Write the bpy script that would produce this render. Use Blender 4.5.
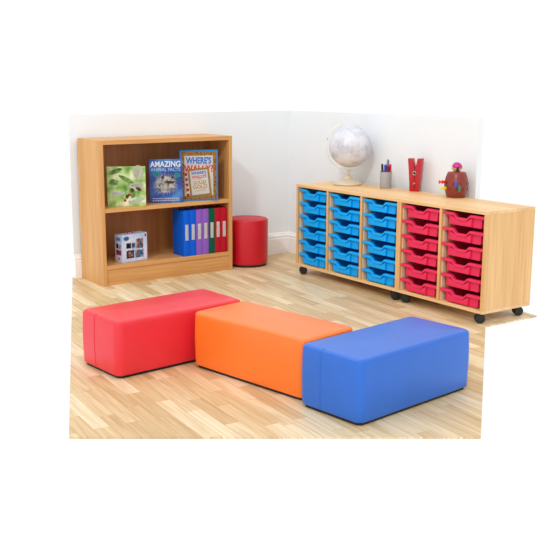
import bpy, bmesh, math, random
from math import sin, cos, pi, radians
from mathutils import Vector, Matrix

for o in list(bpy.data.objects):
    bpy.data.objects.remove(o, do_unlink=True)
SC = bpy.context.scene
COL = SC.collection
random.seed(7)

# ------------------------------------------------------------------ camera
cam_d = bpy.data.cameras.new('camera')
cam = bpy.data.objects.new('camera', cam_d)
COL.objects.link(cam)
cam.location = (0, 0, 1.3078)
cam.rotation_euler = (pi / 2 - 0.1992, 0, 0)
cam_d.sensor_width = 36
cam_d.lens = 60.18
cam_d.shift_x = 0.0425
cam_d.shift_y = -0.0102
cam_d.clip_end = 100
SC.camera = cam

# ------------------------------------------------------------------ light
w = bpy.data.worlds.new('studio_white')
SC.world = w
w.use_nodes = True
w.node_tree.nodes['Background'].inputs[0].default_value = (1, 1, 1, 1)
w.node_tree.nodes['Background'].inputs[1].default_value = 1.02

sd = bpy.data.lights.new('window_sun', 'SUN')
sd.energy = 0.68
sd.angle = radians(4.5)
sd.color = (1.0, 0.98, 0.95)
sun = bpy.data.objects.new('window_sun', sd)
COL.objects.link(sun)
SUN_AZ, SUN_EL = radians(19), radians(32)
dirv = Vector((sin(SUN_AZ) * cos(SUN_EL), cos(SUN_AZ) * cos(SUN_EL), -sin(SUN_EL)))
sun.rotation_euler = dirv.to_track_quat('-Z', 'Y').to_euler()
sun.location = (-2, 0, 3)

ad = bpy.data.lights.new('overhead_fill', 'AREA')  # unseen overhead fill, added to brighten the upward-facing surfaces
ad.shape = 'RECTANGLE'
ad.size = 3.0
ad.size_y = 4.0
ad.energy = 26
fill_l = bpy.data.objects.new('overhead_fill', ad)
COL.objects.link(fill_l)
fill_l.location = (-0.4, 4.2, 2.9)

SC.view_settings.view_transform = 'Standard'
SC.view_settings.look = 'None'
SC.view_settings.gamma = 1
SC.view_settings.exposure = 0.0
SC.view_settings.use_curve_mapping = False


# ------------------------------------------------------------------ materials
def lin(c):
    return tuple(((v / 255) / 12.92 if v / 255 <= 0.04045 else ((v / 255 + 0.055) / 1.055) ** 2.4) for v in c) + (1,)


def mat(name, rgb, rough=0.5, bump=0, bscale=300, vary=0.0, vscale=5, metal=0, spec=0.5, coat=0):
    m = bpy.data.materials.new(name)
    m.use_nodes = True
    nt = m.node_tree
    b = nt.nodes['Principled BSDF']
    b.inputs['Roughness'].default_value = rough
    b.inputs['Metallic'].default_value = metal
    b.inputs['Specular IOR Level'].default_value = spec
    b.inputs['Coat Weight'].default_value = coat
    tc = nt.nodes.new('ShaderNodeTexCoord')
    n = nt.nodes.new('ShaderNodeTexNoise')
    n.inputs['Scale'].default_value = vscale
    nt.links.new(tc.outputs['Object'], n.inputs['Vector'])
    r = nt.nodes.new('ShaderNodeValToRGB')
    c = lin(rgb)
    r.color_ramp.elements[0].position = 0.3
    r.color_ramp.elements[1].position = 0.7
    r.color_ramp.elements[0].color = tuple(v * (1 - vary) for v in c[:3]) + (1,)
    r.color_ramp.elements[1].color = tuple(min(1, v * (1 + vary)) for v in c[:3]) + (1,)
    nt.links.new(n.outputs['Fac'], r.inputs['Fac'])
    nt.links.new(r.outputs['Color'], b.inputs['Base Color'])
    if bump:
        n2 = nt.nodes.new('ShaderNodeTexNoise')
        n2.inputs['Scale'].default_value = bscale
        nt.links.new(tc.outputs['Object'], n2.inputs['Vector'])
        bp = nt.nodes.new('ShaderNodeBump')
        bp.inputs['Strength'].default_value = bump
        bp.inputs['Distance'].default_value = 0.002
        nt.links.new(n2.outputs['Fac'], bp.inputs['Height'])
        nt.links.new(bp.outputs['Normal'], b.inputs['Normal'])
    return m


def wood(name, light, dark, axis='Z', rough=0.45, fine=60):
    """beech effect board, grain running along the given local axis"""
    m = bpy.data.materials.new(name)
    m.use_nodes = True
    nt = m.node_tree
    b = nt.nodes['Principled BSDF']
    b.inputs['Roughness'].default_value = rough
    b.inputs['Specular IOR Level'].default_value = 0.35
    tc = nt.nodes.new('ShaderNodeTexCoord')
    mp = nt.nodes.new('ShaderNodeMapping')
    s = [fine, fine, fine]
    s['XYZ'.index(axis)] = fine / 25
    mp.inputs['Scale'].default_value = s
    nt.links.new(tc.outputs['Object'], mp.inputs['Vector'])
    n = nt.nodes.new('ShaderNodeTexNoise')
    n.inputs['Scale'].default_value = 1.0
    n.inputs['Detail'].default_value = 5
    nt.links.new(mp.outputs['Vector'], n.inputs['Vector'])
    mp2 = nt.nodes.new('ShaderNodeMapping')
    mp2.inputs['Scale'].default_value = [v / 8 for v in s]
    nt.links.new(tc.outputs['Object'], mp2.inputs['Vector'])
    n2 = nt.nodes.new('ShaderNodeTexNoise')
    nt.links.new(mp2.outputs['Vector'], n2.inputs['Vector'])
    n2.inputs['Scale'].default_value = 1.0
    mx = nt.nodes.new('ShaderNodeMath')
    mx.operation = 'ADD'
    nt.links.new(n.outputs['Fac'], mx.inputs[0])
    nt.links.new(n2.outputs['Fac'], mx.inputs[1])
    r = nt.nodes.new('ShaderNodeValToRGB')
    r.color_ramp.elements[0].position = 0.40
    r.color_ramp.elements[1].position = 0.60
    r.color_ramp.elements[0].color = lin(dark)
    r.color_ramp.elements[1].color = lin(light)
    hf = nt.nodes.new('ShaderNodeMath')
    hf.operation = 'MULTIPLY'
    hf.inputs[1].default_value = 0.5
    nt.links.new(mx.outputs[0], hf.inputs[0])
    nt.links.new(hf.outputs[0], r.inputs['Fac'])
    nt.links.new(r.outputs['Color'], b.inputs['Base Color'])
    return m


def floor_material():
    m = bpy.data.materials.new('stave_wood_floor')
    m.use_nodes = True
    nt = m.node_tree
    b = nt.nodes['Principled BSDF']
    b.inputs['Roughness'].default_value = 0.42
    b.inputs['Specular IOR Level'].default_value = 0.35
    L = nt.links.new
    tc = nt.nodes.new('ShaderNodeTexCoord')
    mp = nt.nodes.new('ShaderNodeMapping')
    mp.vector_type = 'POINT'
    mp.inputs['Rotation'].default_value = (0, 0, radians(60.5))
    L(tc.outputs['Object'], mp.inputs['Vector'])
    br = nt.nodes.new('ShaderNodeTexBrick')
    br.inputs['Scale'].default_value = 1.0
    br.inputs['Brick Width'].default_value = 0.46
    br.inputs['Row Height'].default_value = 0.066
    br.inputs['Mortar Size'].default_value = 0.0007
    br.inputs['Mortar Smooth'].default_value = 0.5
    br.inputs['Color1'].default_value = (0, 0, 0, 1)
    br.inputs['Color2'].default_value = (1, 1, 1, 1)
    br.inputs['Mortar'].default_value = (0.5, 0.5, 0.5, 1)
    br.offset = 0.37
    br.offset_frequency = 2
    br.squash = 0.7
    br.squash_frequency = 3
    L(mp.outputs['Vector'], br.inputs['Vector'])
    r = nt.nodes.new('ShaderNodeValToRGB')
    e = r.color_ramp.elements
    e[0].position = 0.0; e[0].color = lin((208, 179, 134))
    e[1].position = 1.0; e[1].color = lin((236, 218, 184))
    k = e.new(0.35); k.color = lin((219, 193, 150))
    k = e.new(0.7); k.color = lin((229, 208, 168))
    L(br.outputs['Color'], r.inputs['Fac'])
    # grain, different on every stave
    sc = nt.nodes.new('ShaderNodeVectorMath'); sc.operation = 'MULTIPLY'
    sc.inputs[1].default_value = (3.0, 55.0, 1.0)
    L(mp.outputs['Vector'], sc.inputs[0])
    ad = nt.nodes.new('ShaderNodeVectorMath'); ad.operation = 'ADD'
    sc2 = nt.nodes.new('ShaderNodeVectorMath'); sc2.operation = 'SCALE'
    sc2.inputs['Scale'].default_value = 37.0
    L(br.outputs['Color'], sc2.inputs[0])
    L(sc.outputs[0], ad.inputs[0]); L(sc2.outputs[0], ad.inputs[1])
    n = nt.nodes.new('ShaderNodeTexNoise')
    n.inputs['Scale'].default_value = 1.0
    n.inputs['Detail'].default_value = 4
    n.inputs['Distortion'].default_value = 0.6
    L(ad.outputs[0], n.inputs['Vector'])
    g = nt.nodes.new('ShaderNodeValToRGB')
    g.color_ramp.elements[0].position = 0.30; g.color_ramp.elements[0].color = (0.80, 0.75, 0.66, 1)
    g.color_ramp.elements[1].position = 0.62; g.color_ramp.elements[1].color = (1.06, 1.06, 1.06, 1)
    L(n.outputs['Fac'], g.inputs['Fac'])
    mx = nt.nodes.new('ShaderNodeMix'); mx.data_type = 'RGBA'; mx.blend_type = 'MULTIPLY'
    mx.inputs[0].default_value = 1.0
    L(r.outputs['Color'], mx.inputs[6]); L(g.outputs['Color'], mx.inputs[7])
    # thin dark joint lines
    mj = nt.nodes.new('ShaderNodeMix'); mj.data_type = 'RGBA'
    L(br.outputs['Fac'], mj.inputs[0])
    L(mx.outputs[2], mj.inputs[6]); mj.inputs[7].default_value = lin((176, 142, 102))
    L(mj.outputs[2], b.inputs['Base Color'])
    return m


BEECH_V = wood('beech_board_upright', (220, 168, 106), (202, 146, 84), 'Z')
BEECH_H = wood('beech_board_level', (220, 168, 106), (202, 146, 84), 'X')
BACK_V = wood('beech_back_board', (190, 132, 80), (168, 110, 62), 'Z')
UNIT_V = wood('light_beech_upright', (233, 190, 132), (217, 168, 108), 'Z')
UNIT_H = wood('light_beech_level', (238, 200, 148), (224, 180, 124), 'X')
WALL = mat('white_wall_paint', (233, 239, 243), 0.9, vary=0.006, bump=0.05, bscale=120)
TRIM = mat('white_gloss_paint', (246, 247, 249), 0.35, vary=0.004)
BLACK = mat('black_rubber', (22, 22, 24), 0.5)
BLACKP = mat('black_plastic', (30, 31, 34), 0.35)
RUNNER = mat('cream_runner_plastic', (238, 220, 188), 0.5)
RED_V = mat('red_vinyl', (230, 46, 60), 0.31, bump=0.12, bscale=420, vary=0.03)
ORANGE_V = mat('orange_vinyl', (248, 122, 42), 0.31, bump=0.12, bscale=420, vary=0.03)
BLUE_V = mat('blue_vinyl', (34, 104, 204), 0.31, bump=0.12, bscale=420, vary=0.03)
STOOL_V = mat('crimson_vinyl', (198, 14, 36), 0.42, bump=0.12, bscale=420, vary=0.03)
TRAY_B = mat('sky_blue_plastic', (0, 168, 248), 0.4, spec=0.3, vary=0.02)
TRAY_R = mat('raspberry_plastic', (230, 46, 92), 0.4, spec=0.3, vary=0.02)
PAPER = mat('white_paper', (244, 242, 236), 0.7)


# ------------------------------------------------------------------ mesh helpers
def tag(o, label=None, cat=None, group=None, kind=None):
    if label: o['label'] = label
    if cat: o['category'] = cat
    if group: o['group'] = group
    if kind: o['kind'] = kind
    return o


def thing(name, label, cat, loc=(0, 0, 0), rz=0, group=None):
    o = bpy.data.objects.new(name, None)
    o.empty_display_size = 0.05
    COL.objects.link(o)
    o.location = loc
    o.rotation_euler = (0, 0, rz)
    return tag(o, label, cat, group)


def link(name, bm, m, parent=None, smooth=None):
    me = bpy.data.meshes.new(name)
    bmesh.ops.recalc_face_normals(bm, faces=bm.faces)
    bm.to_mesh(me)
    bm.free()
    for k in (m if isinstance(m, (list, tuple)) else [m]):
        me.materials.append(k)
    if smooth is not None:
        me.polygons.foreach_set('use_smooth', [True] * len(me.polygons))
        me.set_sharp_from_angle(angle=radians(smooth))
    o = bpy.data.objects.new(name, me)
    COL.objects.link(o)
    if parent: o.parent = parent
    return o


def box(bm, x0, x1, y0, y1, z0, z1, bev=0.0, seg=2, M=None, mi=0):
    t = bmesh.new()
    bmesh.ops.create_cube(t, size=1)
    bmesh.ops.scale(t, vec=(x1 - x0, y1 - y0, z1 - z0), verts=t.verts)
    bmesh.ops.translate(t, vec=((x0 + x1) / 2, (y0 + y1) / 2, (z0 + z1) / 2), verts=t.verts)
    if bev:
        bmesh.ops.bevel(t, geom=t.edges[:], offset=bev, segments=seg, profile=0.5, affect='EDGES')
    if M is not None: bmesh.ops.transform(t, matrix=M, verts=t.verts)
    join(bm, t, mi)
    return bm


def join(bm, t, mi=0):
    vm = {v: bm.verts.new(v.co) for v in t.verts}
    for f in t.faces:
        try:
            nf = bm.faces.new([vm[v] for v in f.verts])
            nf.material_index = mi
            nf.smooth = f.smooth
        except ValueError:
            pass
    t.free()


def lathe(bm, prof, n=40, M=None, mi=0):
    t = bmesh.new()
    rings = []
    for r, z in prof:
        if r < 1e-6: rings.append([t.verts.new((0, 0, z))])
        else: rings.append([t.verts.new((r * cos(2 * pi * i / n), r * sin(2 * pi * i / n), z)) for i in range(n)])
    for a, b in zip(rings, rings[1:]):
        for i in range(n):
            j = (i + 1) % n
            if len(a) == 1 and len(b) == 1: break
            if len(a) == 1: t.faces.new((a[0], b[i], b[j]))
            elif len(b) == 1: t.faces.new((a[i], a[j], b[0]))
            else: t.faces.new((a[i], a[j], b[j], b[i]))
    if len(rings[0]) > 1: t.faces.new(rings[0][::-1])
    if len(rings[-1]) > 1: t.faces.new(rings[-1])
    if M is not None: bmesh.ops.transform(t, matrix=M, verts=t.verts)
    join(bm, t, mi)
    return bm


def prism(bm, pts, y0, y1, M=None, mi=0, bev=0):
    """polygon in local x,z pulled out along y"""
    t = bmesh.new()
    a = [t.verts.new((x, y0, z)) for x, z in pts]
    b = [t.verts.new((x, y1, z)) for x, z in pts]
    t.faces.new(a)
    t.faces.new(b[::-1])
    n = len(pts)
    for i in range(n):
        j = (i + 1) % n
        t.faces.new((a[j], a[i], b[i], b[j]))
    bmesh.ops.recalc_face_normals(t, faces=t.faces)
    if bev: bmesh.ops.bevel(t, geom=t.edges[:], offset=bev, segments=2, profile=0.5, affect='EDGES')
    if M is not None: bmesh.ops.transform(t, matrix=M, verts=t.verts)
    join(bm, t, mi)
    return bm


def tube(bm, pts, r, n=10, mi=0, closed=False):
    pts = [Vector(p) for p in pts]
    t = bmesh.new()
    rings = []
    up = Vector((0, 0, 1))
    N = len(pts)
    for i, p in enumerate(pts):
        a = pts[(i - 1) % N] if (closed or i > 0) else p
        b = pts[(i + 1) % N] if (closed or i < N - 1) else p
        d = (b - a).normalized()
        u = up if abs(d.dot(up)) < 0.95 else Vector((1, 0, 0))
        s = d.cross(u).normalized()
        v = s.cross(d)
        rings.append([t.verts.new(p + r * (cos(2 * pi * k / n) * s + sin(2 * pi * k / n) * v)) for k in range(n)])
    for i in range(N if closed else N - 1):
        A, B = rings[i], rings[(i + 1) % N]
        for k in range(n):
            t.faces.new((A[k], A[(k + 1) % n], B[(k + 1) % n], B[k]))
    if not closed:
        t.faces.new(rings[0][::-1])
        t.faces.new(rings[-1])
    join(bm, t, mi)
    return bm


def rrect(hx, hy, r, n=8):
    pts = []
    for cx, cy, a0 in ((hx - r, hy - r, 0), (-hx + r, hy - r, pi / 2), (-hx + r, -hy + r, pi), (hx - r, -hy + r, 3 * pi / 2)):
        for k in range(n + 1):
            a = a0 + pi / 2 * k / n
            pts.append((cx + r * cos(a), cy + r * sin(a)))
    return pts


def flat_text(name, body, size, m, parent, loc, rot, align='CENTER', squash=1.0, depth=0.0004, bold=0.0):
    c = bpy.data.curves.new('lettering', 'FONT')
    c.body = body
    c.size = size
    c.align_x = align
    c.extrude = depth
    c.offset = bold
    t = bpy.data.objects.new('lettering', c)
    COL.objects.link(t)
    bpy.context.view_layer.update()
    me = bpy.data.meshes.new_from_object(t)
    bpy.data.objects.remove(t, do_unlink=True)
    me.name = name
    me.materials.clear()
    me.materials.append(m)
    for v in me.vertices: v.co.x *= squash
    o = bpy.data.objects.new(name, me)
    COL.objects.link(o)
    o.parent = parent
    o.location = loc
    o.rotation_euler = rot
    return o


def R3(axis, a):
    return Matrix.Rotation(a, 4, axis)


def T(x, y, z):
    return Matrix.Translation((x, y, z))


# ------------------------------------------------------------------ the room
WA = 0.5901                                   # direction of the two walls
eL = Vector((cos(WA), sin(WA), 0))            # along the left wall, towards the corner
nL = Vector((-sin(WA), cos(WA), 0))           # out through the left wall
eR = Vector((sin(WA), -cos(WA), 0))           # along the right wall, away from the corner
nR = Vector((cos(WA), sin(WA), 0))            # out through the right wall
CORNER = Vector((0.3026, 7.1592, 0)) + nL * 0.025 + nR * 0.004

LEN_L = 1.812                                 # modelled length of each wall
LEN_R = 1.925
WH = 1.106                                    # modelled height of the walls

fl = bmesh.new()
cl = CORNER - eL * LEN_L
cr = CORNER + eR * LEN_R
outline = [(-0.690, 3.279), (0.866, 3.279), (1.288, 4.90), (1.64, 5.13), (cr + nR * 0.04)[:2],
           (CORNER + nR * 0.04 + nL * 0.04)[:2], (cl + nL * 0.04)[:2]]
vb = [fl.verts.new((x, y, -0.008)) for x, y in outline]
vt = [fl.verts.new((x, y, 0)) for x, y in outline]
fl.faces.new(vb[::-1]); fl.faces.new(vt)
for i in range(len(outline)):
    j = (i + 1) % len(outline)
    fl.faces.new((vb[i], vb[j], vt[j], vt[i]))
tag(link('floor', fl, floor_material()), kind='structure', label='light wooden floor of short staves')


def wall(name, P, e, n, length, label, z0=0.0, z1=WH, th=0.04):
    M = Matrix(((e.x, n.x, 0, P.x), (e.y, n.y, 0, P.y), (0, 0, 1, 0), (0, 0, 0, 1)))
    bm = bmesh.new()
    box(bm, 0, length, 0, th, z0, z1, M=M)
    return tag(link(name, bm, WALL), kind='structure', label=label)


wall('wall_left', CORNER, -eL, nL, LEN_L, 'white painted wall behind the bookcase')
wall('wall_right', CORNER - eR * 0.04, eR, nR, LEN_R + 0.04, 'white painted wall behind the tray units')


def baseboard(name, P, e, n, length, label):
    M = Matrix(((e.x, n.x, 0, P.x), (e.y, n.y, 0, P.y), (0, 0, 1, 0), (0, 0, 0, 1)))
    prof = [(0, 0), (-0.016, 0), (-0.016, 0.118), (-0.012, 0.124), (-0.012, 0.128), (-0.015, 0.134), (-0.014, 0.142),
            (-0.008, 0.150), (-0.006, 0.160), (0, 0.165)]
    t = bmesh.new()
    a = [t.verts.new((0, y, z)) for y, z in prof]
    b = [t.verts.new((length, y, z)) for y, z in prof]
    t.faces.new(a); t.faces.new(b[::-1])
    for i in range(len(prof)):
        j = (i + 1) % len(prof)
        t.faces.new((a[i], a[j], b[j], b[i]))
    bmesh.ops.transform(t, matrix=M, verts=t.verts)
    return tag(link(name, t, TRIM), kind='structure', label=label)


baseboard('baseboard_left', CORNER, -eL, nL, LEN_L, 'white moulded baseboard under the wall behind the bookcase')
baseboard('baseboard_right', CORNER, eR, nR, LEN_R, 'white moulded baseboard under the wall behind the tray units')


# ------------------------------------------------------------------ bench seats
def make_bench(name, label, m, near, yaw, L=0.69, W=0.318, H=0.268, seam_at=None, group=None):
    """near = ground corner; local x runs along the length, y along the width"""
    c = Vector((near[0], near[1], 0)) + Vector((cos(yaw), sin(yaw), 0)) * (L / 2) + Vector((-sin(yaw), cos(yaw), 0)) * (W / 2)
    t = thing(name, label, 'bench', c, yaw, group)
    bm = bmesh.new()
    r = 0.034
    f = 0.020
    lv = []
    z0 = 0.013
    for k in range(4):
        a = pi / 2 * k / 3
        lv.append((0.006 * (1 - sin(a)), z0 + 0.006 * (1 - cos(a))))
    for k in range(1, 8):
        q = k / 8
        lv.append((-0.0035 * sin(pi * q), z0 + 0.006 + (H - f - z0 - 0.006) * q))
    for k in range(7):
        a = pi / 2 * k / 6
        lv.append((f * (1 - cos(a)), H - f + f * sin(a)))
    rings = []
    for ins, z in lv:
        rings.append([bm.verts.new((x, y, z)) for x, y in rrect(L / 2 - ins, W / 2 - ins, max(r - ins, 0.01))])
    for s in (0.03, 0.06, 0.10, 0.14):
        hx, hy = L / 2 - f - s, W / 2 - f - min(s, 0.13)
        hz = H + 0.005 * (s / 0.14)
        rings.append([bm.verts.new((x, y, hz)) for x, y in rrect(hx, max(hy, 0.006), min(max(r - f - s * .1, 0.004), max(hy, 0.006) * .9))])
    n = len(rings[0])
    for A, B in zip(rings, rings[1:]):
        for i in range(n):
            j = (i + 1) % n
            bm.faces.new((A[i], A[j], B[j], B[i]))
    bm.faces.new(rings[0][::-1]); bm.faces.new(rings[-1])
    link('upholstery', bm, m, t, 50)
    bb = bmesh.new()
    ring = rrect(L / 2 - 0.012, W / 2 - 0.012, r - 0.01)
    A = [bb.verts.new((x, y, 0)) for x, y in ring]
    B = [bb.verts.new((x, y, 0.0135)) for x, y in ring]
    bb.faces.new(A[::-1]); bb.faces.new(B)
    for i in range(len(A)):
        j = (i + 1) % len(A)
        bb.faces.new((A[i], A[j], B[j], B[i]))
    tag(link('base', bb, BLACK, t), label='thin black base')
    sm = bmesh.new()
    if seam_at:                                # upright stitched seam on the end at -x
        y = -W / 2 + seam_at * W
        pts = []
        for ins, z in lv[3:]:
            pts.append((-L / 2 + ins - 0.0003, y, z))
        tube(sm, pts, 0.0022, 6)
    ringp = rrect(L / 2 - f * 0.12, W / 2 - f * 0.12, r - f * 0.12)
    tube(sm, [(x, y, H - f * 0.52) for x, y in ringp], 0.0014, 6, closed=True)
    link('seam', sm, m, t, 60)
    return t


make_bench('bench', 'red vinyl foam bench, leftmost of the three on the floor', RED_V,
           (-0.6000, 3.9560), 0.686, L=0.722, W=0.332, seam_at=0.60, group='foam bench seats in a zigzag')
# the orange one turns the other way: its length runs back to the left
oy = 2.3476
ou = Vector((cos(oy), sin(oy), 0)); ov = Vector((-sin(oy), cos(oy), 0))
onear = Vector((0.2180, 3.6590, 0)) - ov * 0.334
make_bench('bench', 'orange vinyl foam bench in the middle, between the red and the blue bench', ORANGE_V,
           onear[:2], oy, L=0.706, W=0.334, group='foam bench seats in a zigzag')
make_bench('bench', 'blue vinyl foam bench, rightmost of the three on the floor', BLUE_V,
           (0.4190, 3.3700), 0.7223, L=0.714, W=0.338, seam_at=0.64, group='foam bench seats in a zigzag')

# ------------------------------------------------------------------ round stool
t = thing('round_stool', 'red vinyl drum stool standing on the floor to the right of the bookcase', 'stool', (-0.030, 6.675, 0))
bm = bmesh.new()
lathe(bm, [(0.140, 0.016), (0.146, 0.020), (0.1485, 0.03), (0.1495, 0.16), (0.1495, 0.327), (0.147, 0.338), (0.140, 0.345), (0.12, 0.348), (0.05, 0.350), (0, 0.350)], 64)
link('upholstery', bm, STOOL_V, t, 50)
bm = bmesh.new()
lathe(bm, [(0.138, 0), (0.140, 0.003), (0.140, 0.017)], 48)
tag(link('base', bm, BLACK, t, 40), label='thin black base')
bm = bmesh.new()
tube(bm, [(0.1495 * cos(a * pi / 32), 0.1495 * sin(a * pi / 32), 0.334) for a in range(64)], 0.0015, 6, closed=True)
link('seam', bm, STOOL_V, t, 60)

# ------------------------------------------------------------------ bookcase
BA = 0.6053
BO = Vector((-0.9594, 5.9109, 0)) - Vector((cos(BA), sin(BA), 0)) * 0.014
BW, BH, BD, TH = 1.014, 0.952, 0.340, 0.026
eB = Vector((cos(BA), sin(BA), 0)); vB = Vector((-sin(BA), cos(BA), 0))
t = thing('bookcase', 'low open beech bookcase with one middle shelf against the left wall', 'bookcase', BO, BA)
for s, x in ((0, 0), (1, BW - TH)):
    bm = bmesh.new()
    box(bm, x, x + TH, 0, BD, 0, BH, 0.0015)
    link('side_panel', bm, BEECH_V, t)
bm = bmesh.new(); box(bm, TH, BW - TH, 0, BD, BH - 0.028, BH, 0.0015); link('top_panel', bm, BEECH_H, t)
SH_M, SH_B = 0.510, 0.132
bm = bmesh.new(); box(bm, TH, BW - TH, 0.004, BD - 0.008, SH_M - 0.026, SH_M, 0.0015); link('shelf', bm, BEECH_H, t)
bm = bmesh.new(); box(bm, TH, BW - TH, 0.004, BD - 0.008, SH_B - 0.026, SH_B, 0.0015); link('shelf', bm, BEECH_H, t)
bm = bmesh.new(); box(bm, TH, BW - TH, 0.012, 0.030, 0, SH_B - 0.026, 0.001); link('plinth', bm, BEECH_H, t)
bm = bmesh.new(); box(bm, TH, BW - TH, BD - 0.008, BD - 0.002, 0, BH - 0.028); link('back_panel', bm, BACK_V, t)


def in_case(u, v, z):
    p = BO + eB * (u + 0.014) + vB * v
    return (p.x, p.y, z + 0.0004)


# ---- lever arch files
BCOL = {'blue': mat('blue_card', (0, 92, 214), 0.55, spec=0.2), 'purple': mat('purple_card', (140, 92, 190), 0.55, spec=0.2),
        'green': mat('green_card', (0, 88, 62), 0.55, spec=0.2), 'red': mat('red_card', (182, 14, 38), 0.55, spec=0.2)}
seq = ['blue', 'blue', 'purple', 'purple', 'green', 'red', 'red']
lab = ['bright blue ring binder at the left end of the row of files',
       'bright blue ring binder between the first blue one and a purple one',
       'purple ring binder standing next to the blue binders',
       'purple ring binder standing next to the green binder',
       'dark green ring binder, the only green one in the row',
       'red ring binder standing next to the green binder',
       'red ring binder at the right end of the row of files']
u = 0.606
for i, c in enumerate(seq):
    wdt = 0.0510
    D, H = 0.152, 0.320
    b = thing('ring_binder', lab[i], 'binder', in_case(u, 0.012, SH_B), BA, 'ring binders on the bottom shelf of the bookcase')
    bm = bmesh.new()
    g = 0.0006
    box(bm, g, 0.003, 0.004, D, 0, H, 0.0008)
    box(bm, wdt - 0.003, wdt - g, 0.004, D, 0, H, 0.0008)
    # softly rounded spine
    sp = [(g, 0.006)] + [(g + (wdt - 2 * g) * k / 8, 0.004 - 0.004 * sin(pi * k / 8)) for k in range(9)] + [(wdt - g, 0.006)]
    tb = bmesh.new()
    A = [tb.verts.new((x, y, 0)) for x, y in sp]; Bv = [tb.verts.new((x, y, H)) for x, y in sp]
    tb.faces.new(A); tb.faces.new(Bv[::-1])
    for k in range(len(sp)):
        j = (k + 1) % len(sp)
        tb.faces.new((A[k], A[j], Bv[j], Bv[k]))
    join(bm, tb)
    link('cover', bm, BCOL[c], b, 40)
    bm = bmesh.new()
    prof = [(0.0125 + 0.025 * k / 6, 0.004 - 0.004 * sin(pi * (0.0125 + 0.025 * k / 6) / wdt) - 0.0012) for k in range(7)]
    a = [bm.verts.new((x, y, 0.112)) for x, y in prof]; d = [bm.verts.new((x, y, 0.222)) for x, y in prof]
    for k in range(6): bm.faces.new((a[k], a[k + 1], d[k + 1], d[k]))
    bmesh.ops.solidify(bm, geom=bm.faces[:], thickness=0.0005)
    tag(link('spine_label', bm, PAPER, b), label='blank white spine label')
    bm = bmesh.new()
    lathe(bm, [(0.0028, 0), (0.0028, 0.0012), (0.0016, 0.0014), (0.0016, 0)], 12, M=T(wdt / 2, 0.0006, 0.235) @ R3('X', pi / 2))
    link('finger_hole', bm, BCOL[c], b)
    u += wdt + 0.0003


# ---- picture books
def mottled(name, cols, scale, rough=0.3, stretch=(1, 1, 1), detail=4):
    m = bpy.data.materials.new(name)
    m.use_nodes = True
    nt = m.node_tree
    b = nt.nodes['Principled BSDF']
    b.inputs['Roughness'].default_value = rough
    tc = nt.nodes.new('ShaderNodeTexCoord')
    mp = nt.nodes.new('ShaderNodeMapping')
    mp.inputs['Scale'].default_value = stretch
    n = nt.nodes.new('ShaderNodeTexNoise')
    n.inputs['Scale'].default_value = scale
    n.inputs['Detail'].default_value = detail
    nt.links.new(tc.outputs['Object'], mp.inputs['Vector'])
    nt.links.new(mp.outputs['Vector'], n.inputs['Vector'])
    r = nt.nodes.new('ShaderNodeValToRGB')
    e = r.color_ramp.elements
    while len(e) > 1: e.remove(e[-1])
    e[0].position = 0.33; e[0].color = lin(cols[0])
    for k, c in enumerate(cols[1:]):
        q = e.new(0.33 + 0.34 * (k + 1) / (len(cols) - 1)); q.color = lin(c)
    nt.links.new(n.outputs['Fac'], r.inputs['Fac'])
    nt.links.new(r.outputs['Color'], b.inputs['Base Color'])
    return m


def make_book(name, label, loc, rz, W, H, th, cover, open_a=0.0):
    """book standing upright, front cover in the local plane y=0 facing -y, spine on the left"""
    b = thing(name, label, 'book', loc, rz, 'picture books displayed on the middle shelf')
    bm = bmesh.new()
    box(bm, 0, W, 0, 0.0025, 0, H, 0.0006)
    box(bm, 0, W, th - 0.0025, th, 0, H, 0.0006)
    box(bm, 0, 0.003, 0, th, 0, H, 0.0006)
    link('cover', bm, cover, b)
    bm = bmesh.new()
    box(bm, 0.003, W - 0.003, 0.003, th - 0.003, 0.003, H - 0.003)
    tag(link('pages', bm, PAPER, b), label='white page block')
    return b


FACE = (pi / 2, 0, 0)


def blob(bm, x, z, rx, rz_, y=-0.0006, n=20, jag=0.0, seed=0, rot=0):
    rnd = random.Random(seed)
    vs = []
    for k in range(n):
        a = 2 * pi * k / n
        q = 1 + jag * (rnd.random() - 0.5) * 2
        px, pz = rx * q * cos(a), rz_ * q * sin(a)
        vs.append(bm.verts.new((x + px * cos(rot) - pz * sin(rot), y, z + px * sin(rot) + pz * cos(rot))))
    bm.faces.new(vs)


def picture(name, bm, m, parent):
    bmesh.ops.solidify(bm, geom=bm.faces[:], thickness=0.0003)
    return link(name, bm, m, parent)


M_SILVER = mat('pale_lettering', (226, 230, 240), 0.4)
M_WHITE = mat('white_print', (246, 246, 246), 0.4)
M_RED = mat('red_print', (214, 26, 36), 0.4)
M_BLUEP = mat('blue_print', (24, 104, 196), 0.4)
M_GOLD = mat('gold_print', (190, 146, 58), 0.4)
M_DK = mat('dark_print', (36, 30, 30), 0.4)
M_LEAF = mottled('leaf_print', [(84, 140, 62), (132, 176, 92), (182, 208, 142)], 40)

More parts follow.
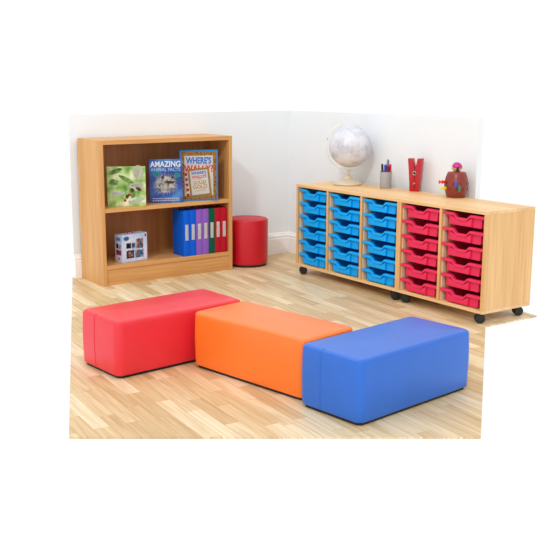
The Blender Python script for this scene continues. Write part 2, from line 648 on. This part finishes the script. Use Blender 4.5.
# garden book
W1, H1 = 0.254, 0.264
bk = make_book('picture_book', 'green nature picture book with leaves and an insect, leftmost on the middle shelf',
               in_case(0.083, 0.110, SH_M), 0.13, W1, H1, 0.016,
               mottled('leafy_cover', [(84, 136, 50), (140, 182, 92), (184, 208, 140), (226, 230, 196)], 13))
bm = bmesh.new()
blob(bm, 0.205, 0.225, 0.036, 0.045, jag=0.1, seed=2); blob(bm, 0.19, 0.13, 0.05, 0.03, jag=0.1, seed=5)
picture('pale_patch', bm, mat('pale_green_print', (222, 226, 200), 0.4), bk)
bm = bmesh.new()
blob(bm, 0.055, 0.232, 0.050, 0.015, -0.0009, seed=3, rot=0.35); blob(bm, 0.125, 0.180, 0.055, 0.013, -0.0009, seed=8, rot=-0.5)
blob(bm, 0.045, 0.160, 0.032, 0.020, -0.0009, jag=.1, seed=1); blob(bm, 0.165, 0.090, 0.022, 0.032, -0.0009, jag=.15, seed=4)
blob(bm, 0.13, 0.13, 0.030, 0.008, -0.0009, rot=0.9)
picture('leaf_picture', bm, M_LEAF, bk)
bm = bmesh.new()
blob(bm, 0.206, 0.114, 0.020, 0.010, -0.0012, rot=-0.5); blob(bm, 0.130, 0.064, 0.010, 0.014, -0.0012, jag=.2, seed=6); blob(bm, 0.165, 0.105, 0.010, 0.016, -0.0012)
picture('insect_picture', bm, mottled('insect_print', [(48, 52, 30), (96, 84, 44), (140, 120, 70)], 60), bk)
for x, z in ((0.142, 0.076), (0.116, 0.040)):
    bm = bmesh.new()
    blob(bm, x, z, 0.009, 0.009, -0.0015)
    picture('red_spot', bm, M_RED, bk)
for word in ([(0.045, 0.088, .012), (0.060, 0.091, .012), (0.076, 0.090, .012), (0.092, 0.088, .012), (0.108, .090, .010)],
             [(0.150, 0.030, .012), (0.165, 0.033, .011), (0.181, 0.036, .011), (0.196, 0.040, .010), (0.212, 0.044, .011), (0.228, 0.048, .010), (0.240, .051, .008)]):
    bm = bmesh.new()
    for k, (x, z, q) in enumerate(word):
        blob(bm, x, z, q, q * 0.9, -0.0018 - 0.00001 * k, n=12, jag=.2, seed=k)
    picture('title', bm, M_SILVER, bk)

# animal facts book
W2, H2 = 0.228, 0.296
bk = make_book('picture_book', 'dark blue picture book with a spiny white fish, in the middle of the shelf',
               in_case(0.398, 0.112, SH_M), 0.20, W2, H2, 0.020,
               mottled('deep_blue_cover', [(20, 44, 116), (34, 76, 160), (70, 134, 196)], 9))
flat_text('title', 'AMAZING', 0.053, M_SILVER, bk, (W2 / 2, -0.0008, H2 - 0.050), FACE, squash=0.86, bold=0.0012)
flat_text('title', 'ANIMAL FACTS', 0.032, mat('light_blue_print', (150, 190, 230), 0.4), bk, (W2 / 2, -0.0008, H2 - 0.080), FACE, squash=0.92, bold=0.0006)
M_SEA = mat('sea_green_print', (60, 168, 176), 0.4)
for x, z in ((0.045, 0.200), (0.19, 0.186)):
    bm = bmesh.new(); blob(bm, x, z, 0.026, 0.020, -0.0005, jag=.2, seed=int(z * 1000))
    picture('sea_patch', bm, M_SEA, bk)
bm = bmesh.new()
rnd = random.Random(4)
cx, cz = 0.112, 0.128
for k in range(64):                            # spines of the fish
    a = 2 * pi * k / 64 + rnd.uniform(-.04, .04)
    r0, r1 = 0.045, rnd.uniform(0.082, 0.100)
    q = 0.0032
    vs = [bm.verts.new((cx + r0 * cos(a) - q * sin(a), -0.0009, cz + .88 * (r0 * sin(a) + q * cos(a)))),
          bm.verts.new((cx + r0 * cos(a) + q * sin(a), -0.0009, cz + .88 * (r0 * sin(a) - q * cos(a)))),
          bm.verts.new((cx + r1 * cos(a), -0.0009, cz + .88 * r1 * sin(a)))]
    bm.faces.new(vs)
blob(bm, cx, cz, 0.058, 0.050, -0.0011, n=40, jag=.18)
picture('fish_picture', bm, mottled('fish_print', [(120, 112, 104), (196, 192, 186), (230, 230, 228), (244, 244, 242)], 50, stretch=(1, 1, 1)), bk)
bm = bmesh.new()
blob(bm, cx + 0.030, cz + 0.012, 0.030, 0.010, -0.0014, jag=.1); blob(bm, cx - 0.018, cz + 0.045, 0.010, 0.009, -0.0014); blob(bm, cx + 0.048, cz + 0.045, 0.009, 0.009, -0.0014)
picture('fish_face', bm, mat('brown_print', (92, 62, 50), 0.4), bk)
bm = bmesh.new()
for r_ in range(2):
    x = 0.022
    k = 0
    while x < W2 - 0.03:
        wv = rnd.uniform(0.006, 0.013)
        z = 0.026 - r_ * 0.014
        vs = [bm.verts.new(p) for p in ((x, -0.0009, z), (x + wv, -0.0009, z), (x + wv, -0.0009, z + 0.008), (x, -0.0009, z + 0.008))]
        bm.faces.new(vs)
        x += wv + 0.003
picture('small_print', bm, M_SILVER, bk)

# search-and-find book
W3, H3 = 0.268, 0.350
bk = make_book('picture_book', 'largest picture book, blue edged with a gold border, rightmost on the middle shelf',
               in_case(0.626, 0.092, SH_M), 0.20, W3, H3, 0.024, mat('bright_blue_cover', (20, 120, 190), 0.35))
bm = bmesh.new(); vs = [bm.verts.new(p) for p in ((0.012, -0.0004, 0.012), (W3 - 0.010, -0.0004, 0.012), (W3 - 0.010, -0.0004, H3 - 0.012), (0.012, -0.0004, H3 - 0.012))]; bm.faces.new(vs)
picture('gold_border', bm, mottled('gold_pattern', [(120, 72, 22), (196, 138, 40), (226, 176, 74)], 70), bk)
bm = bmesh.new(); vs = [bm.verts.new(p) for p in ((0.034, -0.0008, 0.036), (W3 - 0.034, -0.0008, 0.036), (W3 - 0.034, -0.0008, H3 - 0.038), (0.034, -0.0008, H3 - 0.038))]; bm.faces.new(vs)
picture('white_panel', bm, M_WHITE, bk)
flat_text('title', "WHERE'S", 0.060, M_BLUEP, bk, (W3 / 2, -0.0014, H3 - 0.092), FACE, squash=0.72, bold=0.0018)
flat_text('title', 'WALLY?', 0.066, M_RED, bk, (W3 / 2, -0.0014, H3 - 0.150), FACE, squash=0.84, bold=0.0018)
Rt = T(0.138, 0, 0.14) @ R3('Y', -0.10)


def quad(bm, M, x0, x1, z0, z1, y):
    bm.faces.new([bm.verts.new(M @ Vector(p)) for p in ((x0, y, z0), (x1, y, z0), (x1, y, z1), (x0, y, z1))])


bm = bmesh.new(); quad(bm, Rt, -0.075, 0.075, -0.118, 0.085, -0.0022)
picture('gold_frame', bm, M_GOLD, bk)
bm = bmesh.new(); quad(bm, Rt, -0.062, 0.062, -0.096, 0.072, -0.0026)
picture('small_panel', bm, M_WHITE, bk)
tilt = (pi / 2, -0.10, 0)
flat_text('panel_title', "WHERE'S", 0.026, M_BLUEP, bk, tuple(Rt @ Vector((0, -0.0032, 0.045))), tilt, bold=0.0006)
flat_text('panel_title', 'WALLY?', 0.028, M_RED, bk, tuple(Rt @ Vector((0, -0.0032, 0.018))), tilt, bold=0.0006)
flat_text('panel_title', 'THE', 0.011, M_GOLD, bk, tuple(Rt @ Vector((0, -0.0032, 0.004))), tilt)
flat_text('panel_title', 'SOLID', 0.032, M_GOLD, bk, tuple(Rt @ Vector((0, -0.0032, -0.024))), tilt, bold=0.0008)
flat_text('panel_title', 'GOLD', 0.036, M_GOLD, bk, tuple(Rt @ Vector((0, -0.0032, -0.054))), tilt, bold=0.0008)
flat_text('panel_title', 'COLLECTION', 0.012, M_GOLD, bk, tuple(Rt @ Vector((0, -0.0032, -0.072))), tilt)
for k in range(5):
    bm = bmesh.new()
    quad(bm, Rt, -0.098, -0.080, -0.10 + k * 0.036, -0.082 + k * 0.036, -0.0012)
    picture('red_stripe', bm, M_RED, bk)

# ---- puzzle box
BXW, BXD, BXH = 0.214, 0.080, 0.186
bx = thing('puzzle_box', 'pale blue and lilac cardboard puzzle box with small pictures on the bottom shelf', 'box',
           in_case(0.150, 0.046, SH_B), 0.80)
bm = bmesh.new(); box(bm, 0, BXW, 0, BXD, 0, BXH, 0.0015)
link('carton', bm, mottled('pale_box_print', [(176, 200, 236), (206, 216, 242), (226, 222, 244)], 9), bx)
M_PINK = mat('dark_magenta_print', (120, 44, 80), 0.4)
M_ICE = mottled('ice_print', [(30, 70, 120), (90, 150, 200), (200, 220, 240)], 40)
M_SKIN = mottled('warm_print', [(90, 36, 34), (190, 130, 110), (226, 200, 190)], 45)
M_OVAL = mat('mid_blue_print', (80, 124, 196), 0.4)
bm = bmesh.new(); blob(bm, 0.036, BXH - 0.026, 0.024, 0.014)
picture('logo_oval', bm, M_OVAL, bx)
def patch(x0, x1, z0, z1, y=-0.0006):
    b = bmesh.new()
    n = 5
    top_e = [(x0 + (x1 - x0) * k / n, z1 + 0.002 * ((k * 7) % 3 - 1)) for k in range(n + 1)]
    b.faces.new([b.verts.new((x, y, z)) for x, z in [(x0, z0), (x1, z0)] + top_e[::-1]])
    return b


for (x0, x1, z0, z1, mm) in ((0.034, 0.074, 0.092, 0.128, M_DK), (0.080, 0.112, 0.088, 0.126, M_ICE), (0.118, 0.178, 0.084, 0.150, M_SKIN),
                             (0.034, 0.100, 0.024, 0.078, M_PINK), (0.108, 0.180, 0.022, 0.074, M_ICE)):
    picture('small_picture', patch(x0, x1, z0, z1), mm, bx)
for (x0, x1, z0, z1, mm) in ((0.144, 0.164, 0.094, 0.138, M_ICE), (0.052, 0.070, 0.034, 0.070, M_SKIN), (0.120, 0.144, 0.030, 0.066, M_SKIN), (0.072, 0.088, 0.036, 0.060, M_ICE)):
    picture('small_picture', patch(x0, x1, z0, z1, -0.0010), mm, bx)
bm = bmesh.new(); blob(bm, BXW - 0.014, BXH - 0.018, 0.008, 0.010); picture('red_dot', bm, M_RED, bx)
ME = R3('Z', -pi / 2)                          # the left end of the box
for (x0, x1, z0, z1, mm) in ((0.018, 0.062, BXH - 0.040, BXH - 0.018, M_OVAL), (0.016, 0.040, 0.094, 0.126, M_DK), (0.044, 0.066, 0.090, 0.122, M_ICE),
                             (0.014, 0.068, 0.050, 0.084, M_PINK), (0.034, 0.050, 0.016, 0.034, M_RED)):
    bm = patch(x0, x1, z0, z1)
    bmesh.ops.transform(bm, matrix=R3('Z', -pi / 2), verts=bm.verts)
    bmesh.ops.translate(bm, vec=(0, BXD, 0), verts=bm.verts)
    picture('end_picture', bm, mm, bx)
bm = bmesh.new()
tube(bm, [(BXW * .36, BXD * .5, BXH), (BXW * .38, BXD * .5, BXH + 0.010), (BXW * .46, BXD * .5, BXH + 0.013), (BXW * .54, BXD * .5, BXH + 0.010), (BXW * .56, BXD * .5, BXH)], 0.0035, 8)
tag(link('handle', bm, mat('dark_red_plastic', (150, 20, 34), 0.4), bx, 50), label='dark red carry handle')

# ------------------------------------------------------------------ tray storage units
UA = -0.9769
UO = Vector((0.3103, 6.3407, 0))
eU = Vector((cos(UA), sin(UA), 0)); vU = Vector((-sin(UA), cos(UA), 0))
P = 0.3406
UD, UZ0, UZ1, UT = 0.3955, 0.0588, 0.6301, 0.018
J1 = 3 * P + 0.0070
U2END = 5 * P + 0.012
units = [('tray_storage_unit', 'beech three column storage unit on castors holding the blue trays', 0.0, J1 - 0.0005, [P, 2 * P]),
         ('tray_storage_unit', 'beech storage unit on castors holding the red trays', J1 + 0.0005, U2END, [4 * P + 0.010])]
NR = 6
ZB = UZ0 + UT
STEP = (UZ1 - UT - ZB) / NR


def on_unit(uu, vv, z=0.0):
    p = UO + eU * uu + vU * vv
    return Vector((p.x, p.y, z))


def add_castor(parent, x, y):
    bm = bmesh.new()
    lathe(bm, [(0.011, 0.046), (0.020, 0.050), (0.020, UZ0 + 0.0002)], 20, M=T(x, y, 0))
    box(bm, x - 0.010, x + 0.010, y - 0.022, y + 0.016, 0.034, 0.050, 0.004)
    c = link('castor', bm, BLACKP, parent, 40)
    for s in (-1, 1):
        bm = bmesh.new()
        lathe(bm, [(0.006, -0.010), (0.023, -0.010), (0.0270, -0.005), (0.0270, 0.005), (0.023, 0.010), (0.006, 0.010)], 28,
              M=T(x, y - 0.002, 0.0270) @ R3('Z', -0.55) @ T(s * 0.0150, 0, 0) @ R3('Y', pi / 2))
        wl = link('wheel', bm, BLACK, c, 40)


cols = []
for name, label, x0, x1, divs in units:
    t = thing(name, label, 'storage unit', on_unit(x0, 0), UA)
    W = x1 - x0
    bm = bmesh.new(); box(bm, 0, W, -0.002, UD, UZ1 - UT, UZ1, 0.0012); link('top_panel', bm, UNIT_H, t)
    bm = bmesh.new(); box(bm, 0, W, 0, UD, UZ0, ZB, 0.0012); link('base_panel', bm, UNIT_H, t)
    bm = bmesh.new(); box(bm, UT, W - UT, UD - 0.008, UD - 0.002, ZB, UZ1 - UT); link('back_panel', bm, UNIT_V, t)
    edges = [(0, UT)]
    for s in (0, W - UT):
        bm = bmesh.new(); box(bm, s, s + UT, 0, UD, ZB, UZ1 - UT, 0.0008); link('side_panel', bm, UNIT_V, t)
    for d in divs:
        dx = d - x0
        bm = bmesh.new(); box(bm, dx - UT / 2, dx + UT / 2, 0, UD - 0.008, ZB, UZ1 - UT, 0.0008); link('divider', bm, UNIT_V, t)
        edges.append((dx - UT / 2, dx + UT / 2))
    edges.append((W - UT, W))
    for (a0, a1), (b0, b1) in zip(edges, edges[1:]):
        cols.append((x0 + a1, x0 + b0))
        for lo, hi in ((a1, a1 + 0.008), (b0 - 0.008, b0)):
            bm = bmesh.new()
            slo, shi = (lo, lo + 0.0045) if lo == a1 else (hi - 0.0045, hi)
            box(bm, slo, shi, 0.018, 0.045, ZB, UZ1 - UT)
            box(bm, slo, shi, UD - 0.06, UD - 0.03, ZB, UZ1 - UT)
            for k in range(NR):                # ledges the trays hang on
                zz = ZB + k * STEP + STEP - 0.0305
                box(bm, lo, hi, 0.034, UD - 0.03, zz, zz + 0.006)
            tag(link('runner', bm, RUNNER, t), label='cream plastic tray runner')
    for x in (0.045, W - 0.045):
        for y in (0.034, UD - 0.045):
            add_castor(t, x, y)


# ---- trays: local x across, y into the unit, z up from the tray bottom
TWD, TH_, TDP = 0.302, 0.0705, 0.350


def tray_meshes(wd):
    hw = wd / 2
    bw = hw - 0.026                            # half width of the bin
    LZ = 0.0560                                # underside of the rim
    LT = TH_
    dip = 0.024
    a, b_ = hw * 0.42, hw * 0.24
    cxs = -0.012
    # bin, open at the top
    bm = bmesh.new()
    tp = 0.008
    out_b = [(-bw + tp, 0.006), (bw - tp, 0.006), (bw - tp, TDP - 0.01), (-bw + tp, TDP - 0.01)]
    out_t = [(-bw, 0.0), (bw, 0.0), (bw, TDP), (-bw, TDP)]
    th = 0.0025

    def wallq(p0, p1, q0, q1, nx, ny, z1a=LZ):
        vs = [bm.verts.new((p0[0], p0[1], 0)), bm.verts.new((p1[0], p1[1], 0)), bm.verts.new((q1[0], q1[1], z1a)), bm.verts.new((q0[0], q0[1], z1a))]
        vi = [bm.verts.new((v.co.x + nx * th, v.co.y + ny * th, v.co.z)) for v in vs]
        bm.faces.new(vs); bm.faces.new(vi[::-1])
        for i in range(4):
            j = (i + 1) % 4
            bm.faces.new((vs[i], vs[j], vi[j], vi[i]))
    wallq(out_b[1], out_b[2], out_t[1], out_t[2], -1, 0)
    wallq(out_b[2], out_b[3], out_t[2], out_t[3], 0, -1)
    wallq(out_b[3], out_b[0], out_t[3], out_t[0], 1, 0)
    box(bm, -bw + tp, bw - tp, 0.006, TDP - 0.01, 0, th)
    # front wall follows the dipped rim
    prism(bm, [(-bw + tp, 0), (bw - tp, 0), (bw, LZ), (a + cxs, LZ), (b_ + cxs, LZ - dip), (-b_ + cxs, LZ - dip), (-a + cxs, LZ), (-bw, LZ)], 0.003, 0.006)
    # the middle of the front stands proud
    prism(bm, [(-a + cxs - 0.02, 0.002), (a + cxs + 0.004, 0.002), (a + cxs + 0.006, LZ - 0.004), (b_ + cxs + 0.002, LZ - dip), (-b_ + cxs - 0.002, LZ - dip), (-a + cxs - 0.02, LZ - 0.006)],
          -0.010, 0.004, bev=0.002)
    # rim
    rm = bmesh.new()
    tdn = 0.0165
    top = [(-hw, LT), (-a + cxs, LT), (-b_ + cxs, LT - dip), (b_ + cxs, LT - dip), (a + cxs, LT), (hw, LT)]
    bot = [(hw, LT - tdn), (a + cxs - 0.003, LT - tdn), (b_ + cxs - 0.003, LT - dip - tdn), (-b_ + cxs + 0.003, LT - dip - tdn), (-a + cxs + 0.003, LT - tdn), (-hw, LT - tdn)]
    prism(rm, top + bot, -0.017, 0.010, bev=0.004)
    for s in (-1, 1):
        x_in, x_out = s * (bw - 0.002), s * hw
        box(rm, min(x_in, x_out), max(x_in, x_out), 0.009, TDP, LT - 0.011, LT - 0.0045, 0.001)
    box(rm, -bw, bw, TDP - 0.004, TDP + 0.006, LT - 0.011, LT - 0.0045, 0.001)
    return bm, rm


ROWN = ['top', 'second from the top', 'third from the top', 'third from the bottom', 'second from the bottom', 'bottom']
COLN = [('blue', 'leftmost column'), ('blue', 'middle blue column'), ('blue', 'blue column beside the red trays'),
        ('red', 'red column beside the blue trays'), ('red', 'rightmost column')]
proto = {}
for ci, (c0, c1) in enumerate(cols):
    colr, cname = COLN[ci]
    m = TRAY_B if colr == 'blue' else TRAY_R
    wd = c1 - c0 - 0.010
    if wd > 0.325: wd = 0.325
    for r_ in range(NR):
        k = NR - 1 - r_
        z = ZB + k * STEP + STEP - 0.0245 - 0.0595 + 0.0002
        label = '%s plastic storage tray, %s in the %s' % (colr, ROWN[r_], cname)
        loc = on_unit((c0 + c1) / 2, 0.020, z)
        grp = '%s plastic trays in the storage unit' % colr
        if ci not in proto:
            t = thing('storage_tray', label, 'tray', loc, UA, grp)
            bmb, bmr = tray_meshes(wd)
            link('bin', bmb, m, t, 30)
            link('rim', bmr, m, t, 40)
            proto[ci] = t
        else:
            s = proto[ci]
            t = s.copy(); COL.objects.link(t)
            t.location = loc
            t['label'] = label
            for ch in list(s.children):
                q = ch.copy(); COL.objects.link(q); q.parent = t

# ------------------------------------------------------------------ globe
gx, gy = 0.655, 6.285
t = thing('globe', 'pale grey desk globe on a beige base above the blue trays', 'globe', (gx, gy, UZ1))
M_BASE = mat('beige_plastic', (206, 192, 166), 0.35)
bm = bmesh.new()
lathe(bm, [(0.090, 0), (0.097, 0.004), (0.098, 0.010), (0.090, 0.020), (0.065, 0.032), (0.045, 0.038), (0.034, 0.042), (0.033, 0.056), (0.030, 0.060), (0, 0.060)], 48)
link('base', bm, M_BASE, t, 50)
GC = Vector((0.014, 0, 0.262))
GR = 0.143
TL = radians(21)
GM = T(*GC) @ R3('Y', -TL)                     # pole leans to the left as the camera sees it


def globe_mat():
    m = bpy.data.materials.new('pale_map_print')
    m.use_nodes = True
    nt = m.node_tree
    b = nt.nodes['Principled BSDF']
    b.inputs['Roughness'].default_value = 0.38
    tc = nt.nodes.new('ShaderNodeTexCoord')
    n = nt.nodes.new('ShaderNodeTexNoise'); n.inputs['Scale'].default_value = 11; n.inputs['Detail'].default_value = 8
    n.inputs['Roughness'].default_value = 0.65
    nt.links.new(tc.outputs['Object'], n.inputs['Vector'])
    r = nt.nodes.new('ShaderNodeValToRGB')
    e = r.color_ramp.elements
    e[0].position = 0.36; e[0].color = lin((184, 183, 192))
    e[1].position = 0.56; e[1].color = lin((218, 219, 226))
    q = e.new(0.46); q.color = lin((201, 202, 211))
    nt.links.new(n.outputs['Fac'], r.inputs['Fac'])
    nt.links.new(r.outputs['Color'], b.inputs['Base Color'])
    return m


bm = bmesh.new()
bmesh.ops.create_uvsphere(bm, u_segments=64, v_segments=40, radius=GR)
bmesh.ops.transform(bm, matrix=GM, verts=bm.verts)
link('sphere', bm, globe_mat(), t, 60)
bm = bmesh.new()
arc = [GM @ Vector((-(GR + 0.020) * cos(a), 0, (GR + 0.020) * sin(a))) for a in [radians(90 - 180 * k / 40) for k in range(41)]]
tube(bm, arc, 0.0045, 8)
M_CLR = mat('ivory_plastic', (232, 230, 220), 0.3)
tube(bm, [GM @ Vector((0, 0, GR + 0.028)), GM @ Vector((0, 0, GR - 0.004))], 0.004, 10)
tube(bm, [GM @ Vector((0, 0, -GR - 0.022)), GM @ Vector((0, 0, -GR + 0.004))], 0.004, 10)
link('meridian_arm', bm, M_CLR, t, 60)
bm = bmesh.new()
tube(bm, [(0, 0, 0.058), (0.004, 0, 0.075), GM @ Vector((-(GR + 0.02) * sin(radians(22)), 0, -(GR + 0.02) * cos(radians(22))))], 0.011, 14)
link('neck', bm, M_BASE, t, 60)

# ------------------------------------------------------------------ pencil pot and pens
px, py = 0.888, 6.080
M_MESH = mat('grey_metal_mesh', (172, 174, 180), 0.4, metal=0.15, bump=0.6, bscale=500, vary=0.15, vscale=260)
t = thing('pencil_pot', 'round grey metal mesh pot holding pens on the storage unit', 'pot', (px, py, UZ1))
bm = bmesh.new()
lathe(bm, [(0.036, 0), (0.038, 0.003), (0.039, 0.108), (0.0375, 0.108), (0.0365, 0.004), (0, 0.004)], 40)
link('cup', bm, M_MESH, t, 40)
bm = bmesh.new()
tube(bm, [(0.0388 * cos(a * pi / 20), 0.0388 * sin(a * pi / 20), 0.109) for a in range(40)], 0.0018, 8, closed=True)
link('rim', bm, mat('grey_metal', (160, 162, 166), 0.3, metal=0.7), t, 60)
pens = [('black pen, leftmost in the mesh pot', (-0.026, -0.004), 0.150, 0.0052, (28, 28, 48), (40, 36, 60), (-0.05, 0.0)),
        ('bright blue pen in the mesh pot', (-0.008, -0.014), 0.146, 0.0056, (28, 60, 200), (40, 80, 220), (0.0, 0.05)),
        ('tall dark pen with a grey tip rising above the others in the mesh pot', (0.010, 0.010), 0.178, 0.0060, (52, 46, 74), (120, 136, 160), (0.03, 0.0)),
        ('maroon pen between the blue and the red pen', (0.004, -0.022), 0.136, 0.0060, (110, 20, 60), (60, 20, 50), (0.03, 0.0)),
        ('red pen, rightmost in the mesh pot', (0.026, -0.006), 0.148, 0.0056, (206, 20, 50), (206, 20, 50), (0.05, 0.0))]
for label, (dx, dy), ln, rr, c1, c2, (tx, ty) in pens:
    rr *= 1.35; ln += 0.006
    b = thing('pen', label, 'pen', (px + dx * 0.75, py + dy * 0.75, UZ1 + 0.005), 0, 'pens standing in the mesh pot')
    b.rotation_euler = (-ty, tx, 0)
    bm = bmesh.new(); lathe(bm, [(rr * .5, 0), (rr, 0.01), (rr, ln - 0.045)], 14)
    link('barrel', bm, mat('pen_body', c1, 0.3), b, 40)
    bm = bmesh.new(); lathe(bm, [(rr * 1.12, ln - 0.045), (rr * 1.12, ln - 0.012), (rr * .75, ln), (0, ln)], 14)
    box(bm, -0.0015, 0.0015, -rr - 0.004, -rr - 0.002, ln - 0.045, ln - 0.010)
    box(bm, -0.0015, 0.0015, -rr - 0.004, -rr + 0.001, ln - 0.014, ln - 0.010)
    link('cap', bm, mat('pen_cap', c2 if ln > 0.17 or 'black' in label else c1, 0.3), b, 40)

# ------------------------------------------------------------------ giant clothes peg
gx, gy = 1.052, 5.905
M_PEG = mat('red_painted_wood', (182, 12, 30), 0.3, vary=0.05, vscale=20)
t = thing('giant_clothes_peg', 'oversized red clothes peg standing on end on the storage unit', 'ornament', (gx, gy, UZ1), -0.42)
HP, DP = 0.210, 0.056
for s in (-1, 1):
    bm = bmesh.new()
    pts = [(0.0012, 0), (0.036, 0), (0.0375, 0.030), (0.041, 0.075), (0.0425, 0.078), (0.0415, 0.083), (0.0550, HP), (0.0190, HP), (0.0090, 0.168), (0.0012, 0.148)]
    pts = [(s * x * 0.84, z) for x, z in pts]
    prism(bm, pts if s > 0 else pts[::-1], -DP / 2, DP / 2, bev=0.0018)
    link('jaw', bm, M_PEG, t, 30)
M_ST = mat('polished_steel', (214, 212, 204), 0.25, metal=0.8)
bm = bmesh.new()
for k in range(9):
    y = -DP / 2 - 0.004 + (DP + 0.008) * k / 8
    tube(bm, [(0.0105 * cos(a * pi / 12), y, 0.118 + 0.0105 * sin(a * pi / 12)) for a in range(24)], 0.0028, 6, closed=True)
for y in (-DP / 2 - 0.003, DP / 2 + 0.003):
    tube(bm, [(-0.006, y, 0.052), (0.0, y, 0.059), (0.006, y, 0.052), (0.0, y, 0.045)], 0.0032, 8, closed=True)
link('spring', bm, M_ST, t, 60)
bm = bmesh.new()
lathe(bm, [(0.0078, -DP / 2 - 0.003), (0.0078, DP / 2 + 0.003)], 16, M=T(0, 0, 0.118) @ R3('X', pi / 2))
tag(link('pivot', bm, BLACK, t, 40), label='dark hole in the spring')

# ------------------------------------------------------------------ barrel game
gx, gy = 1.245, 5.585
M_BAR = mat('brown_plastic', (132, 46, 34), 0.33, vary=0.06, vscale=30)
t = thing('toy_barrel', 'brown toy barrel with a small bandana head on top, beside the red peg', 'toy', (gx, gy, UZ1))
t.scale = (1, 1, 0.94)
bm = bmesh.new()
prof = [(0.052, 0.0), (0.056, 0.002), (0.058, 0.008)]
for k in range(1, 12):
    q = k / 12
    prof.append((0.056 + 0.016 * sin(pi * q) + 0.0 * q, 0.006 + 0.150 * q))
prof += [(0.0555, 0.158), (0.052, 0.163), (0.040, 0.165), (0.020, 0.166), (0.0, 0.166)]
lathe(bm, prof, 56)
for z in (0.028, 0.132):                       # raised hoops
    rr = 0.056 + 0.016 * sin(pi * (z - 0.006) / 0.150)
    tube(bm, [(rr * cos(a * pi / 28), rr * sin(a * pi / 28), z) for a in range(56)], 0.0016, 6, closed=True)
link('barrel_body', bm, M_BAR, t, 50)


def rad(z): return 0.056 + 0.016 * sin(pi * (z - 0.006) / 0.150)


bm = bmesh.new()
for z, off in ((0.092, 0.0), (0.060, 0.5)):
    for k in range(10):
        a = -pi / 2 + (k + off) * 2 * pi / 10 + 0.14
        box(bm, -0.0022, 0.0022, -0.0010, 0.0012, -0.009, 0.009, M=T(rad(z) * cos(a), rad(z) * sin(a), z) @ R3('Z', a + pi / 2))
tag(link('slot', bm, M_DK, t), label='ring of dark slots')
bm = bmesh.new()
bmesh.ops.create_uvsphere(bm, u_segments=24, v_segments=16, radius=0.024)
bmesh.ops.transform(bm, matrix=T(0, 0, 0.184), verts=bm.verts)
hd = link('head', bm, mat('tan_plastic', (206, 150, 104), 0.4), t, 60)
M_EAR = mat('light_tan_plastic', (218, 166, 110), 0.4)
for s in (-1, 1):
    bm = bmesh.new()
    lathe(bm, [(0, -0.009), (0.008, -0.007), (0.010, 0), (0.007, 0.007), (0, 0.009)], 16, M=T(s * 0.025, -0.004, 0.188))
    link('ear', bm, M_EAR, hd, 60)
bm = bmesh.new()
lathe(bm, [(0.0, 0.226), (0.012, 0.2245), (0.022, 0.217), (0.029, 0.206), (0.031, 0.196), (0.026, 0.194), (0, 0.194)], 28)
tag(link('bandana', bm, mat('magenta_plastic', (186, 30, 130), 0.35), hd, 60), label='magenta bandana')
bm = bmesh.new()
lathe(bm, [(0, -0.012), (0.008, -0.010), (0.010, 0.002), (0.006, 0.012), (0, 0.014)], 14, M=T(0.0, -0.021, 0.180))
lathe(bm, [(0, -0.004), (0.005, 0), (0, 0.004)], 12, M=T(-0.010, -0.022, 0.194))
tag(link('beard', bm, M_DK, hd, 60), label='black beard and eyepatch')

swords = [('red toy sword stuck in the left side of the brown barrel', (226, 30, 44), pi + 0.15, 0.100, 0.052),
          ('yellow toy sword stuck in the left side of the brown barrel', (236, 216, 10), pi + 0.40, 0.062, 0.052),
          ('blue toy sword pushed into the front of the brown barrel', (20, 100, 200), -pi / 2 - 0.26, 0.092, 0.014),
          ('green toy sword pushed into the front of the brown barrel', (20, 140, 120), -pi / 2 + 0.05, 0.062, 0.014)]
for label, c, a, z, out in swords:
    rr = rad(z)
    b = thing('toy_sword', label, 'toy sword', (gx + rr * cos(a), gy + rr * sin(a), UZ1 + z * 0.94), a, 'toy swords stuck in the barrel')
    m = mat('sword_plastic', c, 0.35)
    bm = bmesh.new()
    if out > 0.03:
        box(bm, 0.001, 0.018, -0.002, 0.002, -0.008, 0.008, 0.001)
        link('blade', bm, m, b)
        bm = bmesh.new()
        box(bm, 0.016, 0.021, -0.006, 0.006, -0.012, 0.012, 0.002)
        box(bm, 0.019, 0.038, -0.004, 0.004, -0.006, 0.006, 0.0025)
        box(bm, 0.034, 0.041, -0.005, 0.005, -0.011, 0.011, 0.003)
        link('hilt', bm, m, b)
    else:
        box(bm, 0.0, 0.004, -0.006, 0.006, -0.020, 0.020, 0.0015)
        link('guard', bm, m, b)
        bm = bmesh.new()
        box(bm, 0.003, out, -0.004, 0.004, -0.012, 0.012, 0.003)
        link('hilt', bm, m, b)
